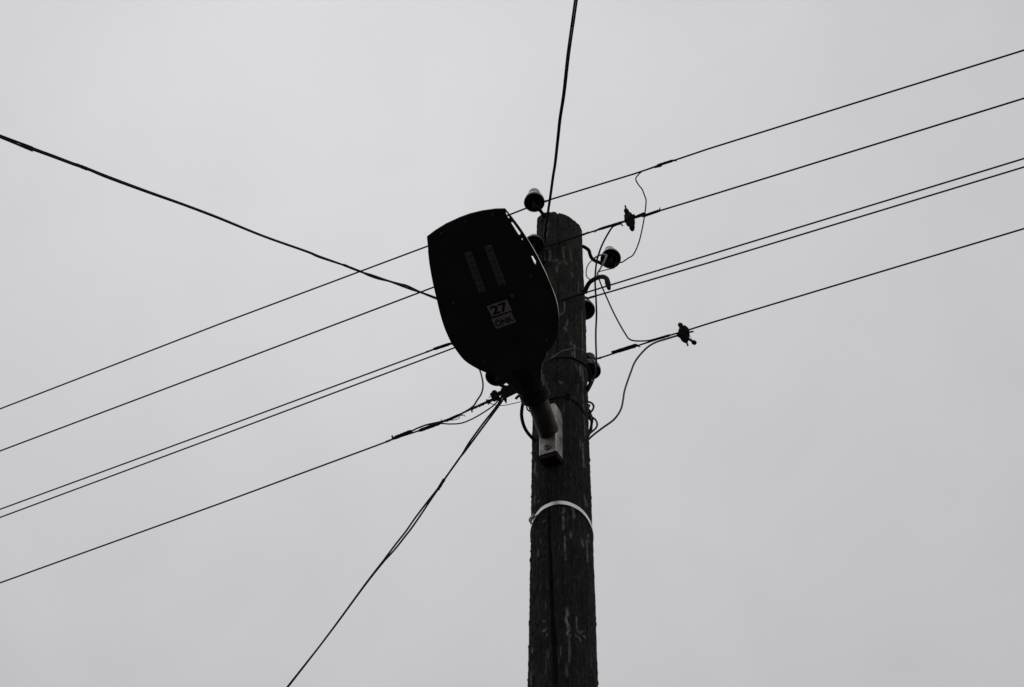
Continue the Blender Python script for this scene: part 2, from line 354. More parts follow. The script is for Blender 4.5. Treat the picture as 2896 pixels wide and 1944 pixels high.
# ------------------------------------------------------------------ steel strap round the pole
def build_strap():
    px = [(1514, 1457), (1528, 1444.6), (1543.6, 1432), (1561, 1424), (1592, 1421.4), (1617.5, 1427), (1637, 1437), (1649, 1450), (1661, 1462.5), (1668.6, 1475)]
    pts = [on_pole(x, y, .004) for x, y in px]
    # z = c + a cos + b sin, least squares by a tiny normal system
    rows = [(1, math.cos(ang_of(p)), math.sin(ang_of(p)), p.z) for p in pts]
    A = Matrix([[sum(r[i]*r[j] for r in rows) for j in range(3)] for i in range(3)]); bvec = V([sum(r[i]*r[3] for r in rows) for i in range(3)])
    s = A.inverted() @ bvec
    root = thing('steel_strap', 'bright steel strap clamped round the dark pole below the lamp bracket', 'strap', POLE+V((0, 0, s[0])))
    bm = bmesh.new(); n = 120; hw = 0.0068; rings = []
    for k in range(n):
        a = 2*math.pi*k/n; z = s[0]+s[1]*math.cos(a)+s[2]*math.sin(a)
        r = pole_r(z)+0.0022+0.0012*noise.noise(V((math.cos(a)*3, math.sin(a)*3, 0)))
        e = V((math.cos(a), math.sin(a), 0)); c = POLE+V((0, 0, z))
        rings.append([bm.verts.new(c+e*(r+o)+ZZ*h) for o, h in ((-.003, -hw), (0.0012, -hw), (0.0012, hw), (-.003, hw))])
    for k in range(n):
        q, t = rings[k], rings[(k+1) % n]
        for j in range(4): bm.faces.new((q[j], q[(j+1) % 4], t[(j+1) % 4], t[j]))
    link('band', bm, M['strap'], root)
    P = on_pole(1510, 1461, .007); a = ang_of(P); e = V((math.cos(a), math.sin(a), 0)); tt = V((-e.y, e.x, 0))
    bm = bmesh.new(); box(bm, P+e*.002, e, tt, ZZ, .003, .006, .0085, .0012); link('buckle', bm, M['boltgrey'], root)
    Q = on_pole(1505, 1467, .012); bm = bmesh.new()
    tube(bm, spline([P+e*.004, Q+V((-.006, -.004, -.002)), Q+V((-.008, -.002, -.009)), Q+V((-.001, .006, -.016))], 5), .0036, 6)
    link('strap_tail', bm, M['galv'], root)
build_strap()

# ------------------------------------------------------------------ street lamp
P0 = at(1550, 1217, -.135); P1 = at(1516, 1128, -.27)
def build_lamp():
    til, yaw = math.radians(15), math.radians(5.5)
    H = -NN*math.cos(yaw)+D*math.sin(yaw); W = H.cross(ZZ).normalized()
    if W.dot(D) < 0: W = -W
    L = H*math.cos(til)+ZZ*math.sin(til); T = W.cross(L).normalized()
    if T.z < 0: T = -T
    def lp(x, y, h=0.0):                                       # pixel -> lamp plane coords (across, along)
        d = ray(x, y); o = P1+T*h; q = CAM+d*((o-CAM).dot(T)/d.dot(T))-P1; return q.dot(W), q.dot(L)
    def G(a, b, h): return P1+W*a+L*b+T*h
    root = thing('street_lamp', 'black paddle-shaped LED street lamp numbered 27, bracketed to the pole', 'street lamp', POLE-NN*pole_r(4.6)+ZZ*at(1550, 1282, -.15).z)
    # --- lamp head outline (across, along)
    right = [(.044, .135), (.07, .15), (.100, .168), (.128, .192), (.149, .225), (.164, .261), (.174, .305), (.178, .345), (.1775, .39), (.1755, .43), (.169, .493), (.158, .56), (.144, .615), (.128, .665)]
    left = [(-.130, .644), (-.154, .558), (-.168, .49), (-.178, .426), (-.185, .38), (-.189, .335), (-.189, .30), (-.187, .27), (-.179, .23), (-.167, .197), (-.141, .163), (-.120, .143), (-.085, .115), (-.055, .10)]
    tip = [(.100, .6725), (.059, .678), (.02, .679), (-.013, .676), (-.06, .668), (-.1, .656)]
    def sm(p, s=3): return [q for q in [(v.x, v.y) for v in spline([V((a, b, 0)) for a, b in p], s)]]
    out = sm(right)+tip+sm(left)
    slots = []
    for cs in ([(1429, 601.5), (1433.5, 602), (1437, 610.5), (1432.5, 610.5)], [(1434, 612), (1439, 612.5), (1442, 619), (1437, 619)],
               [(1445, 628.5), (1450, 629.5), (1471.5, 659), (1471, 665.5), (1467, 667), (1446, 634)],
               [(1473.5, 675), (1477, 675), (1479.5, 681), (1476, 681.5)], [(1500, 722.5), (1507, 725), (1518, 743.5), (1516.5, 753.5), (1509.5, 744)]):
        slots.append([lp(x, y, -.012) for x, y in cs])
    for cs in ([(1222, 720), (1225, 720), (1229, 742), (1226, 742)], [(1231, 770), (1235, 770), (1239, 794), (1235, 794)], [(1245, 822), (1248, 822), (1252, 846), (1248, 846)]):
        slots.append([lp(x, y, -.012) for x, y in cs])
    bm = bmesh.new(); es = []
    for poly in [out]+slots:
        vs = [bm.verts.new(G(a, b, -.012)) for a, b in poly]
        es += [bm.edges.new((vs[i], vs[(i+1) % len(vs)])) for i in range(len(vs))]
    bmesh.ops.triangle_fill(bm, use_beauty=True, use_dissolve=False, edges=es)
    r = bmesh.ops.extrude_face_region(bm, geom=list(bm.faces))
    bmesh.ops.translate(bm, verts=[v for v in r['geom'] if isinstance(v, bmesh.types.BMVert)], vec=T*.006)
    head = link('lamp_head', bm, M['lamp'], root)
    bm = bmesh.new(); rows = []
    for a, b in sm(left, 3):
        if .36 < b < .60: rows.append([bm.verts.new(G(a+o, b, h)) for o, h in ((.003, -.0032), (.034, -.0032), (.034, -.0008), (.003, -.0008))])
    for p, q in zip(rows, rows[1:]):
        for i in range(4): bm.faces.new((p[i], p[(i+1) % 4], q[(i+1) % 4], q[i]))
    bm.faces.new(rows[0]); bm.faces.new(rows[-1]); link('slot_liner', bm, M['liner'], head)
    # --- upper housing, a shallow dome standing inside the rim
    def wid(b):
        def f(tab):
            tab = sorted((q[1], abs(q[0])) for q in tab)
            if b <= tab[0][0]: return tab[0][1]
            for p, q in zip(tab, tab[1:]):
                if b <= q[0]: return p[1]+(q[1]-p[1])*(b-p[0])/(q[0]-p[0]+1e-9)
            return tab[-1][1]
        return f(left), f(right)
    bm = bmesh.new(); rings = []; n = 40
    st = [0.0, .004, .03, .06, .085, .105, .125, .145, .165, .19, .22, .26, .30, .36, .42, .48, .54, .59, .63, .645]
    for b in st:
        k = max(0, min(1, (b-.06)/.13)); k = k*k*(3-2*k)
        wl, wr = wid(max(b, .10)) if b > .1 else (.05, .05)
        wl, wr = (1-k)*.049+k*(wl-.016), (1-k)*.0455+k*(wr-.044)
        if b < .004: wl, wr = .046, .043
        end = max(0, min(1, (.66-b)/.08))
        up = (1-k)*.046+k*.052*(.35+.65*end); dn = (1-k)*.046+k*.0035
        ex = 2+k*5; hc = (1-k)*.014
        ring = []
        for i in range(n):
            a = 2*math.pi*i/n; c, s = math.cos(a), math.sin(a)
            x = math.copysign(abs(c)**(2/ex if s < 0 else 2/(2+k*.6)), c); y = math.copysign(abs(s)**(2/ex if s < 0 else 2/(2+k*.6)), s)
            ring.append(bm.verts.new(G((wr if x > 0 else wl)*x, b, hc-(.0005*k)+(up if y > 0 else dn)*y)))
        rings.append(ring)
    for p, q in zip(rings, rings[1:]):
        for i in range(n): bm.faces.new((p[i], p[(i+1) % n], q[(i+1) % n], q[i]))
    bm.faces.new(rings[0]); bm.faces.new(rings[-1])
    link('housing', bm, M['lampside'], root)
    # --- keel that carries the neck into the underside plate
    bm = bmesh.new(); rings = []
    for b, wl, wr, h0 in ((.045, .047, .044, -.030), (.075, .058, .046, -.026), (.10, .080, .054, -.021), (.125, .100, .066, -.0175), (.145, .112, .085, -.0152), (.17, .128, .100, -.0135), (.2, .12, .11, -.0115)):
        rings.append([bm.verts.new(G(a, b, h)) for a, h in ((-wl, 0), (-wl*.96, h0*.7), (-wl*.75, h0), (wr*.75, h0), (wr*.96, h0*.7), (wr, 0))])
    for p, q in zip(rings, rings[1:]):
        for i in range(6): bm.faces.new((p[i], p[(i+1) % 6], q[(i+1) % 6], q[i]))
    bm.faces.new(rings[0]); bm.faces.new(rings[-1]); link('neck_fairing', bm, M['lamp'], root)
    # --- collar and clamp bolts at the neck
    bm = bmesh.new(); lathe(bm, [(.034, -.003), (.0475, -.003), (.0490, .002), (.0490, .022), (.0465, .026), (.034, .026)], G(-.003, -.002, .0135), L, 36); link('neck_collar', bm, M['lampside'], root)
    for (x, y, x2, y2) in ((1470, 1112, 1459.5, 1119.5), (1540, 1088, 1529, 1089)):
        a, b = lp(x, y, 0), lp(x2, y2, 0)
        bm = bmesh.new(); tube(bm, [G(*a, -.012), G(*b, -.02)], .0042, 8); link('clamp_bolt', bm, M['clamp'], root)
    # --- added bright strips imitating sky reflected in the rim's long side edges
    for side, pr, sg in (('r', sm(right, 4), 1), ('l', sm(left, 4), -1)):
        bm = bmesh.new(); rows = []
        seq = [q for q in pr if q[1] > .26 and q[1] < .60]
        for i, (a, b) in enumerate(seq):
            k = min(1, i/6, (len(seq)-1-i)/6)
            o = sg*.0012
            hh = .0008+.0042*k*max(.15, min(1, .75+1.3*noise.noise(V((b*14, sg*3, 0)))))
            rows.append([bm.verts.new(G(a+o, b, h)) for h in (-.0110, -.0110+hh)]+[bm.verts.new(G(a-sg*.002, b, h)) for h in (-.0110+hh, -.0110)])
        for p, q in zip(rows, rows[1:]):
            for i in range(4): bm.faces.new((p[i], p[(i+1) % 4], q[(i+1) % 4], q[i]))
        bm.faces.new(rows[0]); bm.faces.new(rows[-1]); link('edge_glint', bm, M['edgeglint'], head)
    hz = -.0121
    # --- two LED boards, seven lenses each
    for c0, c1, c2, c3 in (((1313, 715), (1332, 710), (1373, 823), (1358, 830)), ((1370, 698), (1389, 690), (1430, 803), (1413, 808))):
        A = [V((*lp(*c, hz), 0)) for c in (c0, c1, c2, c3)]
        o = (A[0]+A[1])/2; e = (A[2]+A[3])/2; ln = (e-o).length; d = (e-o)/ln; pw = V((-d.y, d.x, 0)); hw = .0122
        cc = (o+e)/2
        bm = bmesh.new(); box(bm, G(cc.x, cc.y, hz-.0012), W*d.x+L*d.y, W*pw.x+L*pw.y, T, ln/2, hw, .0014, .0004)
        board = link('led_board', bm, M['led'], root)
        for k in range(7):
            t = (k+.55)/7.1; p = o+d*(ln*t)
            bm = bmesh.new(); lathe(bm, [(0, -.0046), (.0045, -.0044), (.0085, -.0032), (.0095, -.0018), (.0098, 0)], G(p.x, p.y, hz-.0018), T, 18); link('lens', bm, M['lens'], board)
    # --- number plates
    for cs, txt, sc_, xs, lab in (([(1378, 866), (1435, 848), (1446, 877), (1390, 897)], '27', .0415, 1.32, 'pale plate reading 27'), ([(1391, 902), (1447, 883), (1457.5, 910.5), (1403, 931)], 'ÖNK', .0262, 1.0, 'pale plate reading ÖNK')):
        A = [V((*lp(*c, hz), 0)) for c in cs]
        c = sum(A, V((0, 0, 0)))/4; xd = ((A[1]-A[0])+(A[2]-A[3])).normalized(); yd = V((-xd.y, xd.x, 0))
        hx = ((A[1]-A[0]).length+(A[2]-A[3]).length)/4; hy = ((A[0]-A[3]).length+(A[1]-A[2]).length)/4
        bm = bmesh.new(); box(bm, G(c.x, c.y, hz-.0006), W*xd.x+L*xd.y, W*yd.x+L*yd.y, T, hx, hy, .0007)
        plate = link('number_plate', bm, M['sticker' if txt == '27' else 'tansticker'], root, smooth=False); plate['label'] = lab
        cu = bpy.data.curves.new('text', 'FONT'); cu.body = txt; cu.align_x = 'CENTER'; cu.align_y = 'CENTER'; cu.size = sc_; cu.offset = .0012 if txt == '27' else .00055; cu.extrude = .0003
        to = bpy.data.objects.new('text', cu); COL.objects.link(to); bpy.context.view_layer.update()
        me = bpy.data.meshes.new_from_object(to.evaluated_get(bpy.context.evaluated_depsgraph_get())); bpy.data.objects.remove(to)
        xsv = [v.co.x for v in me.vertices]; ysv = [v.co.y for v in me.vertices]; mxx, myy = (max(xsv)+min(xsv))/2, (max(ysv)+min(ysv))/2
        for v in me.vertices:
            x, y = (v.co.x-mxx)*xs, v.co.y-myy
            q = c+xd*x+yd*y; v.co = G(q.x, q.y, hz-.0017-v.co.z)
        me.materials.clear(); me.materials.append(M['ink'])
        lo = bpy.data.objects.new('lettering', me); COL.objects.link(lo); lo.parent = plate
    # --- screws and sensor boss
    for x, y in ((1392.5, 608), (1318, 627), (1249, 661), (1282, 858.7), (1501.5, 781), (1368, 1024), (1546, 962)):
        a, b = lp(x, y, hz)
        bm = bmesh.new(); lathe(bm, [(0.0, -.0012), (.0022, -.0012), (.0024, -.0022), (.0040, -.0020), (.0046, -.0008), (.0048, .001)], G(a, b, hz), T, 14); link('screw', bm, M['screw'], head)
    a, b = lp(1449, 838, hz); bm = bmesh.new(); lathe(bm, [(0, -.004), (.004, -.0035), (.0065, -.0015), (.007, .001)], G(a, b, hz), T, 18); link('sensor_boss', bm, M['screw'], head)
    # --- arm and bracket
    axis = (P1-P0).normalized()
    bm = bmesh.new(); A0 = P0-axis*.003; B0 = G(-.003, .05, .0135)
    tube(bm, spline([A0, P0+axis*.02, (P0+P1)/2+T*.004, G(-.003, -.01, .0135), B0], 4), .0345, 28); link('arm', bm, M['pipe'], root)
    bl = at(1523.5, 1262, -.135); br = at(1574, 1246, -.135)
    sx = ((bl-POLE).dot(D)+(br-POLE).dot(D))/2; hw = (br-bl).dot(D)/2
    zb = at(1550, 1281, -.135).z; zt = at(1568, 1140, -.135).z
    bm = bmesh.new(); cz = (zb+zt)/2; hz2 = (zt-zb)/2
    prof = [(-hw, .050), (-hw, .004), (-hw*.86, -.0), (hw*.86, -.0), (hw, .004), (hw, .050), (hw-.004, .050), (hw-.004, .006), (-hw+.004, .006), (-hw+.004, .050)]
    rings = []
    for z, ins in ((zb, 0), (zt-.02, 0), (zt-.006, .25), (zt, .6)):
        rings.append([bm.verts.new(POLE+D*(sx+s*(1-.35*ins))+NN*(-.135+m)+ZZ*(z)) for s, m in prof])
    for p, q in zip(rings, rings[1:]):
        for i in range(10): bm.faces.new((p[i], p[(i+1) % 10], q[(i+1) % 10], q[i]))
    for r_ in (rings[0], rings[-1]):
        for a, b, c_, d_ in ((0, 1, 8, 9), (1, 2, 3, 8), (8, 3, 4, 7), (7, 4, 5, 6)): bm.faces.new((r_[a], r_[b], r_[c_], r_[d_]))
    brk = link('bracket', bm, M['galv'], root)
    bc = at(1549, 1262, -.137)
    bm = bmesh.new(); lathe(bm, [(.0, -.012), (.0055, -.012), (.0075, -.009), (.0075, -.003), (.0135, -.003), (.0145, .0015)], bc, NN, 20)
    link('bolt', bm, M['boltgrey'], brk)
    bm = bmesh.new(); box(bm, POLE+D*sx-NN*.102+ZZ*(zb-.010), D, NN, ZZ, hw*.94, .031, .009, .002); link('bracket_underside_shade', bm, M['iron'], root)  # dark block standing in for the shade inside the bracket's open bottom
    # --- supply cables leaving the neck
    tube_obj('supply_cable', pxpath([(1482, 1128, -.25), (1478, 1145, -.24), (1475, 1173, -.21), (1480, 1200, -.17), (1490.6, 1222, -.13), (1509, 1243, -.07), (1516, 1250, -.05)], 0), rad(P1, 10), M['cable'], root, 10)
    tube_obj('supply_cable', pxpath([(1492, 1138, -.25), (1490.6, 1147, -.24), (1490.6, 1157, -.23), (1499, 1164, -.21), (1508, 1165, -.2)], 0), rad(P1, 4.5), M['cable'], root, 8)
build_lamp()

# ------------------------------------------------------------------ porcelain insulators
PROF = [(.0, .034), (.008, .033), (.019, .030), (.021, .010), (.0225, .004), (.0255, .0035), (.0265, .008), (.0275, .022), (.0330, .021), (.0365, .003), (.0385, 0.0), (.0405, .002), (.0405, .012), (.0375, .026), (.031, .038),
        (.024, .046), (.0205, .052), (.0205, .058), (.0240, .063), (.0245, .069), (.0205, .073), (.0200, .077), (.0225, .081), (.0215, .088), (.0140, .093), (.0, .094)]
def insulator(x, y, n, label, m, tilt, hook_px=None, tie=True, scale=1.0):
    c = at(x, y, n); ax = V((0.0, math.sin(tilt), math.cos(tilt))).normalized()
    root = thing('insulator', label, 'insulator', c, 'porcelain insulators on the pole')
    bm = bmesh.new(); lathe(bm, [(r*scale, h*scale) for r, h in PROF], c, ax, 36); link('porcelain_bell', bm, m, root)
    bm = bmesh.new()
    if hook_px: pts = hook_px
    else:
        dirv = (c-POLE); dirv.z = 0; dl = dirv.length; dirv /= dl; r0 = pole_r(c.z)*.9
        z0 = c.z-(.055 if c.z > 5 else .035)
        pts = [POLE+dirv*r0+ZZ*(z0+.012), POLE+dirv*(r0+.02)+ZZ*(z0+.004), POLE+dirv*(dl-.03)+ZZ*z0, POLE+dirv*(dl-.008)+ZZ*(z0+.008)]
    pts = pts+[c-ax*.022, c+ax*.02]
    tube(bm, spline(pts, 6), rad(c, 10)*scale, 10, True, .05); link('hook', bm, M['iron'], root)
    if tie:
        bm = bmesh.new(); u = ax.orthogonal().normalized(); v = ax.cross(u)
        tube(bm, [c+ax*(.0535+.003*(k/24))*scale+(u*math.cos(k*.52)+v*math.sin(k*.52))*.0225*scale for k in range(27)], .002, 6); link('tie_wire', bm, M['bare'], root)
    return c, ax
T15 = math.radians(15)
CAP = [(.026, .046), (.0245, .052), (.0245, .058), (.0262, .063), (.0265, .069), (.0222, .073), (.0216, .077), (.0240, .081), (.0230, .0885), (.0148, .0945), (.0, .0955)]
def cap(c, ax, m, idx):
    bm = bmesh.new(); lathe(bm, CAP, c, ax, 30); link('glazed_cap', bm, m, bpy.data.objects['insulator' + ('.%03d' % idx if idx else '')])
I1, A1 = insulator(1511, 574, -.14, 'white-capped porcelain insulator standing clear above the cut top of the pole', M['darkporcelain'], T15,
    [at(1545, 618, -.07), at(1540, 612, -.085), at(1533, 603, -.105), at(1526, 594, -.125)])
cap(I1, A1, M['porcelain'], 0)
I2, A2 = insulator(1509, 696, -.14, 'brownish insulator half covered by the lamp edge beside the pole top', M['brownporcelain'], math.radians(24))
I3, A3 = insulator(1727, 733, .16, 'pale-capped insulator on a wavy iron hook standing clear of the pole', M['darkporcelain'], math.radians(22),
    [at(1634, 692, .04), at(1640, 695, .05), at(1654, 700, .07), at(1665, 708.6, .09), at(1669, 721, .10), at(1674, 731, .115), at(1683, 738, .13), at(1695.5, 743, .14), at(1708, 748, .15)])
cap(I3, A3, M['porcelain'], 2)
I4, A4 = insulator(1653, 879, .15, 'dark insulator half hidden behind the pole under the empty hook', M['darkporcelain'], math.radians(20))
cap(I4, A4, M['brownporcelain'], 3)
I5, A5 = insulator(1668, 1052, .14, 'black insulator behind the cable loops at the side of the pole', M['darkporcelain'], math.radians(8))
I6, A6 = insulator(1406, 1065, -.20, 'dark insulator half hidden behind the lamp neck above the dead-end clamp', M['darkporcelain'], T15, tie=False)

# empty hook
root = thing('empty_hook', 'bent iron hook without insulator, curling down over the double wires', 'hook', at(1643, 831, .02))
tube_obj('hook_rod', pxpath([(1632, 832, .03), (1643.5, 830, .015), (1654, 825, .0), (1660, 811.6, -.01), (1668, 799, -.03), (1681, 790, -.06), (1695.5, 784, -.09), (1708, 784, -.12), (1715, 789, -.135), (1718, 798, -.14), (1720, 806, -.14)], 0), rad(I3, 12), M['iron'], root, 10, 6, .05)
bm = bmesh.new(); q = [at(1716, 789, -.137), at(1718.5, 800, -.14), at(1721, 810, -.14), at(1722.5, 818, -.14)]
tube(bm, q, [rad(I3, 12), rad(I3, 15), rad(I3, 13), rad(I3, 9)], 10, True, .08); link('pin_end', bm, M['iron'], root)

# ------------------------------------------------------------------ overhead line wires
def line_wire(label, cat, n, mid, left, right, wpx, extra_pts=None):
    """left/right: pixels ordered outwards from the pole; beyond the frame the span sags on towards the next poles"""
    Lp = [at(x, y, n) for x, y in left] if left else []
    Rp = [at(x, y, n) for x, y in right] if right else []
    def extend(pts):
        o = [p.copy() for p in pts]; d = pts[-1]-pts[0] if len(pts) < 3 else pts[-1]-pts[-3]; h = math.hypot(d.x, d.y); sl_ = d.z/h; hd = V((d.x/h, d.y/h, 0)); c = max(.0006, -sl_/30)
        for k in range(1, 26):
            s = k*1.1; o.append(pts[-1]+hd*s+ZZ*(sl_*s+c*s*s))
        return o
    pts = []
    if Lp: pts += extend(Lp)[::-1]
    pts += mid
    if Rp: pts += extend(Rp)
    ref = (mid or Lp or Rp)[0]
    root = thing('line_wire', label, cat, ref, 'overhead line wires')
    bm = bmesh.new(); tube(bm, pts, rad(ref, wpx), 7); link('conductor', bm, M['bare'], root)
    return root
def sleeve(root, a, b, n, wpx, m='tape', name='splice_sleeve', bulge=None, tail=True):
    A, B = at(*a, n), at(*b, n); k = 14; r = rad(A, wpx)
    pts = [A.lerp(B, i/k) for i in range(k+1)]; rs = [r*(.55 if i in (0, k) else (.82 if i in (1, k-1) else 1+.10*noise.noise(V((i*.9, a[0], a[1]))))) for i in range(k+1)]
    bm = bmesh.new(); tube(bm, pts, rs, 9, True, .05); o = link(name, bm, M[m], root)
    if tail:
        d = (B-A).normalized(); bm = bmesh.new(); tube(bm, spline([B-d*.006-ZZ*r*.4, B+d*.004-ZZ*r*1.3, B+d*.010-ZZ*r*2.0], 4), r*.28, 5); link('tape_tail', bm, M[m], o)
    return o
def binding(root, a, b, n, wpx, turns=7):
    A, B = at(*a, n), at(*b, n); r = rad(A, wpx); k = turns*4
    pts = [A.lerp(B, i/k) for i in range(k+1)]; rs = [r*(.5 if i in (0, k) else .95+.13*(1 if (i//2) % 2 else -1)+random.uniform(-.22, .22)) for i in range(k+1)]
    bm = bmesh.new(); tube(bm, pts, rs, 7, True, .1); return link('binding_wire', bm, M['bare'], root)
NW = -.10
def two_sided(label, n, left, mid_px, right, wpx):
    return line_wire(label, 'wire', n, [at(x, y, n) for x, y in mid_px], left, right, wpx)
W1 = two_sided('uppermost bare line wire, running past the white-capped insulator above the pole', NW,
    [(1451, 604), (1209, 697), (621, 917), (0, 1157)], [(1487, 590), (1500, 577), (1528, 570), (1545, 569)], [(1563, 563), (1796.4, 491.4), (2000, 422.7), (2896, 142.5)], 4.9)
sleeve(W1, (1857, 469), (1906, 453.5), NW, 8); sleeve(W1, (1850, 474), (1872, 469), NW-.002, 6, tail=False)
binding(W1, (1540, 571), (1556, 566), NW, 6, 4)
W2 = two_sided('bare line wire crossing the front of the pole just below its top', NW,
    [(1230, 811.5), (621, 1042), (0, 1276)], [(1490, 713), (1509, 706), (1525, 703), (1544, 699), (1590, 683)], [(1642, 666), (1690, 651), (1780, 621.5), (1868, 596), (2000, 555.7), (2896, 278.7)], 4.9)
binding(W2, (1641, 667), (1665, 658), NW, 6.5, 6)
sleeve(W2, (1766, 627), (1688, 651), NW, 8.0); sleeve(W2, (1797, 615), (1825, 603), NW, 9); sleeve(W2, (1815, 613), (1868, 595), NW, 8.5, tail=False)
bm = bmesh.new(); tube(bm, [at(1864, 598, NW), at(1867, 587, NW)], [.0045, .0012], 6); link('tape_tail', bm, M['tape'], W2)
W3 = two_sided('upper wire of the close pair, passing the tip of the empty hook', -.14,
    [(1281, 970), (1226, 989), (621, 1213), (0, 1441)], [(1400, 921), (1500, 882), (1581, 852), (1646, 831.5)], [(1728.6, 806), (1759, 796.6), (2000, 723), (2896, 449)], 4.6)
sleeve(W3, (1224, 989), (1276, 971.5), -.14, 9); binding(W3, (1205, 996.5), (1222, 990), -.14, 5.5, 4)
binding(W3, (1583, 851), (1662, 827), -.14, 6.2, 12)
W3b = two_sided('lower wire of the close pair, tied to the insulator behind the pole', .15,
    [(1288, 983), (621, 1233), (0, 1464)], [(1400, 940), (1560, 879), (1634, 849), (1648, 846)], [(1661, 844), (1711, 830), (2000, 745), (2896, 473)], 4.6)
binding(W3b, (1655, 846), (1685, 837.5), .15, 6.5, 7)
W4r = line_wire('lowest line wire, leaving the black insulator beside the cable loops', 'wire', .14,
    [I5+A5*.055, at(1678.6, 1017.5, .14)], None, [(1691, 1014), (1702, 1011), (1812.5, 975), (1900, 947), (1947, 933.6), (2000, 916.6), (2896, 647)], 4.8)
sleeve(W4r, (1737.5, 996.5), (1803, 976), .14, 11.5); sleeve(W4r, (1729, 997), (1742, 993), .14, 7, tail=False); binding(W4r, (1690, 1015), (1703, 1011), .14, 6.5, 3); binding(W4r, (1676, 1019), (1682, 1017), .14, 9, 2)
sleeve(W4r, (1846, 962.5), (1898, 947.5), .14, 7.5, 'tape', tail=False)
NL = -.20
W4l = line_wire('lowest line wire ending in taped sleeves and a clamp below the lamp', 'wire', NL,
    [at(1402, 1124, NL), at(1392, 1133.5, NL), at(1379, 1139, NL)], [(1336, 1156), (1301, 1172.5), (1249, 1195), (1184, 1219), (1110, 1243), (1080, 1255), (621, 1425), (0, 1649)], None, 4.9)
sleeve(W4l, (1111, 1241), (1165, 1219), NL, 11); sleeve(W4l, (1249, 1195.5), (1183, 1219.5), NL, 10, tail=False); sleeve(W4l, (1258, 1192), (1302, 1172.5), NL, 8.5); binding(W4l, (1334, 1157), (1380, 1137), NL, 8, 8); binding(W4l, (1376, 1139), (1384, 1135), NL, 14, 2); binding(W4l, (1090, 1251), (1112, 1242), NL, 6, 5)
bm = bmesh.new(); tube(bm, [at(1110, 1240, NL), at(1109, 1233, NL)], .003, 6); link('tape_tail', bm, M['tape'], W4l)
bm = bmesh.new(); tube(bm, [at(1334, 1158, NL), at(1335, 1166, NL)], .0025, 6); link('tape_tail', bm, M['tape'], W4l)
for pl in ([(1250, 1192), (1247, 1186)], [(1296, 1176), (1310, 1174), (1316, 1178)], [(1301, 1178), (1297, 1184), (1285, 1188), (1272, 1189)], [(1253, 1190), (1263, 1187)]):
    bm = bmesh.new(); tube(bm, spline(pxpath(pl, NL), 4), .0013, 5); link('wire_end', bm, M['bare'], W4l)

# ------------------------------------------------------------------ clamps on the wires
def spindle(name, parent, a, b, n, prof, m, sides=8, jit=.1):
    A, B = at(*a, n), at(*b, n); bm = bmesh.new()
    tube(bm, [A.lerp(B, t) for t, _ in prof], [rad(A, w_) for _, w_ in prof], sides, True, jit); return link(name, bm, M[m], parent, smooth=False)
c1 = thing('wire_clamp', 'lumpy black clamp on the wire crossing the pole top, stem pointing up', 'clamp', at(1779, 622, NW), 'clamps on the line wires')
spindle('clamp_body', c1, (1772, 596), (1789, 646), NW, [(0, 8), (.06, 13), (.12, 14), (.2, 17), (.3, 24), (.42, 30), (.52, 31), (.62, 29), (.72, 25), (.82, 19), (.92, 15), (1, 13)], 'clamp', 9, .10)
spindle('bolt', c1, (1768, 582), (1773, 600), NW, [(0, 4.5), (.2, 4.8), (1, 4.8)], 'clamp', 7, .03)
spindle('nut', c1, (1770, 594), (1774, 603), NW-.01, [(0, 13), (.5, 14), (1, 13)], 'clamp', 6, .02)
spindle('lug', c1, (1785, 640), (1789, 650.5), NW+.002, [(0, 13), (.6, 14), (1, 12)], 'clamp', 6, .04)
spindle('jaw', c1, (1766, 628), (1796, 609), NW-.006, [(0, 9), (.3, 16), (.7, 18), (1, 8)], 'clamp', 6, .08)
spindle('wire_end', c1, (1754, 632), (1761, 639), NW, [(0, 5), (1, 4)], 'bare', 6, .03)
c2 = thing('wire_clamp', 'black bolted clamp with round knob on the lowest wire, grey cable leading from it', 'clamp', at(1932, 944, .14), 'clamps on the line wires')
spindle('clamp_body', c2, (1925, 918), (1941, 968), .14, [(0, 12), (.12, 13), (.2, 15), (.32, 22), (.45, 30), (.58, 31), (.7, 28), (.8, 24), (.9, 18), (1, 9)], 'clamp', 9, .10)
spindle('nut', c2, (1922, 917), (1930, 929), .13, [(0, 12), (.5, 14), (1, 12)], 'clamp', 6, .02)
spindle('nut', c2, (1935, 924), (1944, 934), .135, [(0, 10), (.5, 13), (1, 11)], 'clamp', 6, .02)
spindle('jaw', c2, (1915, 950), (1949, 937), .134, [(0, 9), (.3, 20), (.7, 24), (1, 12)], 'clamp', 6, .08)
spindle('bolt', c2, (1942, 941), (1961.5, 938), .14, [(0, 5), (.85, 5), (1, 4)], 'clamp', 7, .03)
spindle('bolt', c2, (1939, 962), (1945.5, 978), .14, [(0, 5.5), (1, 5)], 'clamp', 7, .03)
spindle('knob', c2, (1945, 957), (1967, 972), .14, [(0, 6), (.3, 7), (.55, 7), (.66, 11), (.8, 14), (.95, 12), (1, 6)], 'clamp', 10, .02)
tube_obj('wire_end', pxpath([(1949, 946), (1954, 956), (1957, 962)], .14), .0009, M['bare'], c2, 5)
c3 = thing('wire_clamp', 'square black dead-end clamp beside the lamp neck where thin cables meet', 'clamp', at(1420, 1115, -.2), 'clamps on the line wires')
def block(name, parent, c, sxp, syp, ang, n, dz, m='clamp'):
    A = at(c[0], c[1], n); a = math.radians(ang); k = depth(A)/FPX
    ax = (RT*math.cos(a)+UP*math.sin(a)); ay = UP*math.cos(a)-RT*math.sin(a)
    bm = bmesh.new(); box(bm, A, ax, ay, FW, sxp*k/2, syp*k/2, dz, .0025); return link(name, bm, M[m], parent)
M['dullclamp'] = mat('dull_clamp_metal', (0.022, 0.021, 0.019), 0.6, 0, 0.4, 60, bump=0.4, spec=0.2)
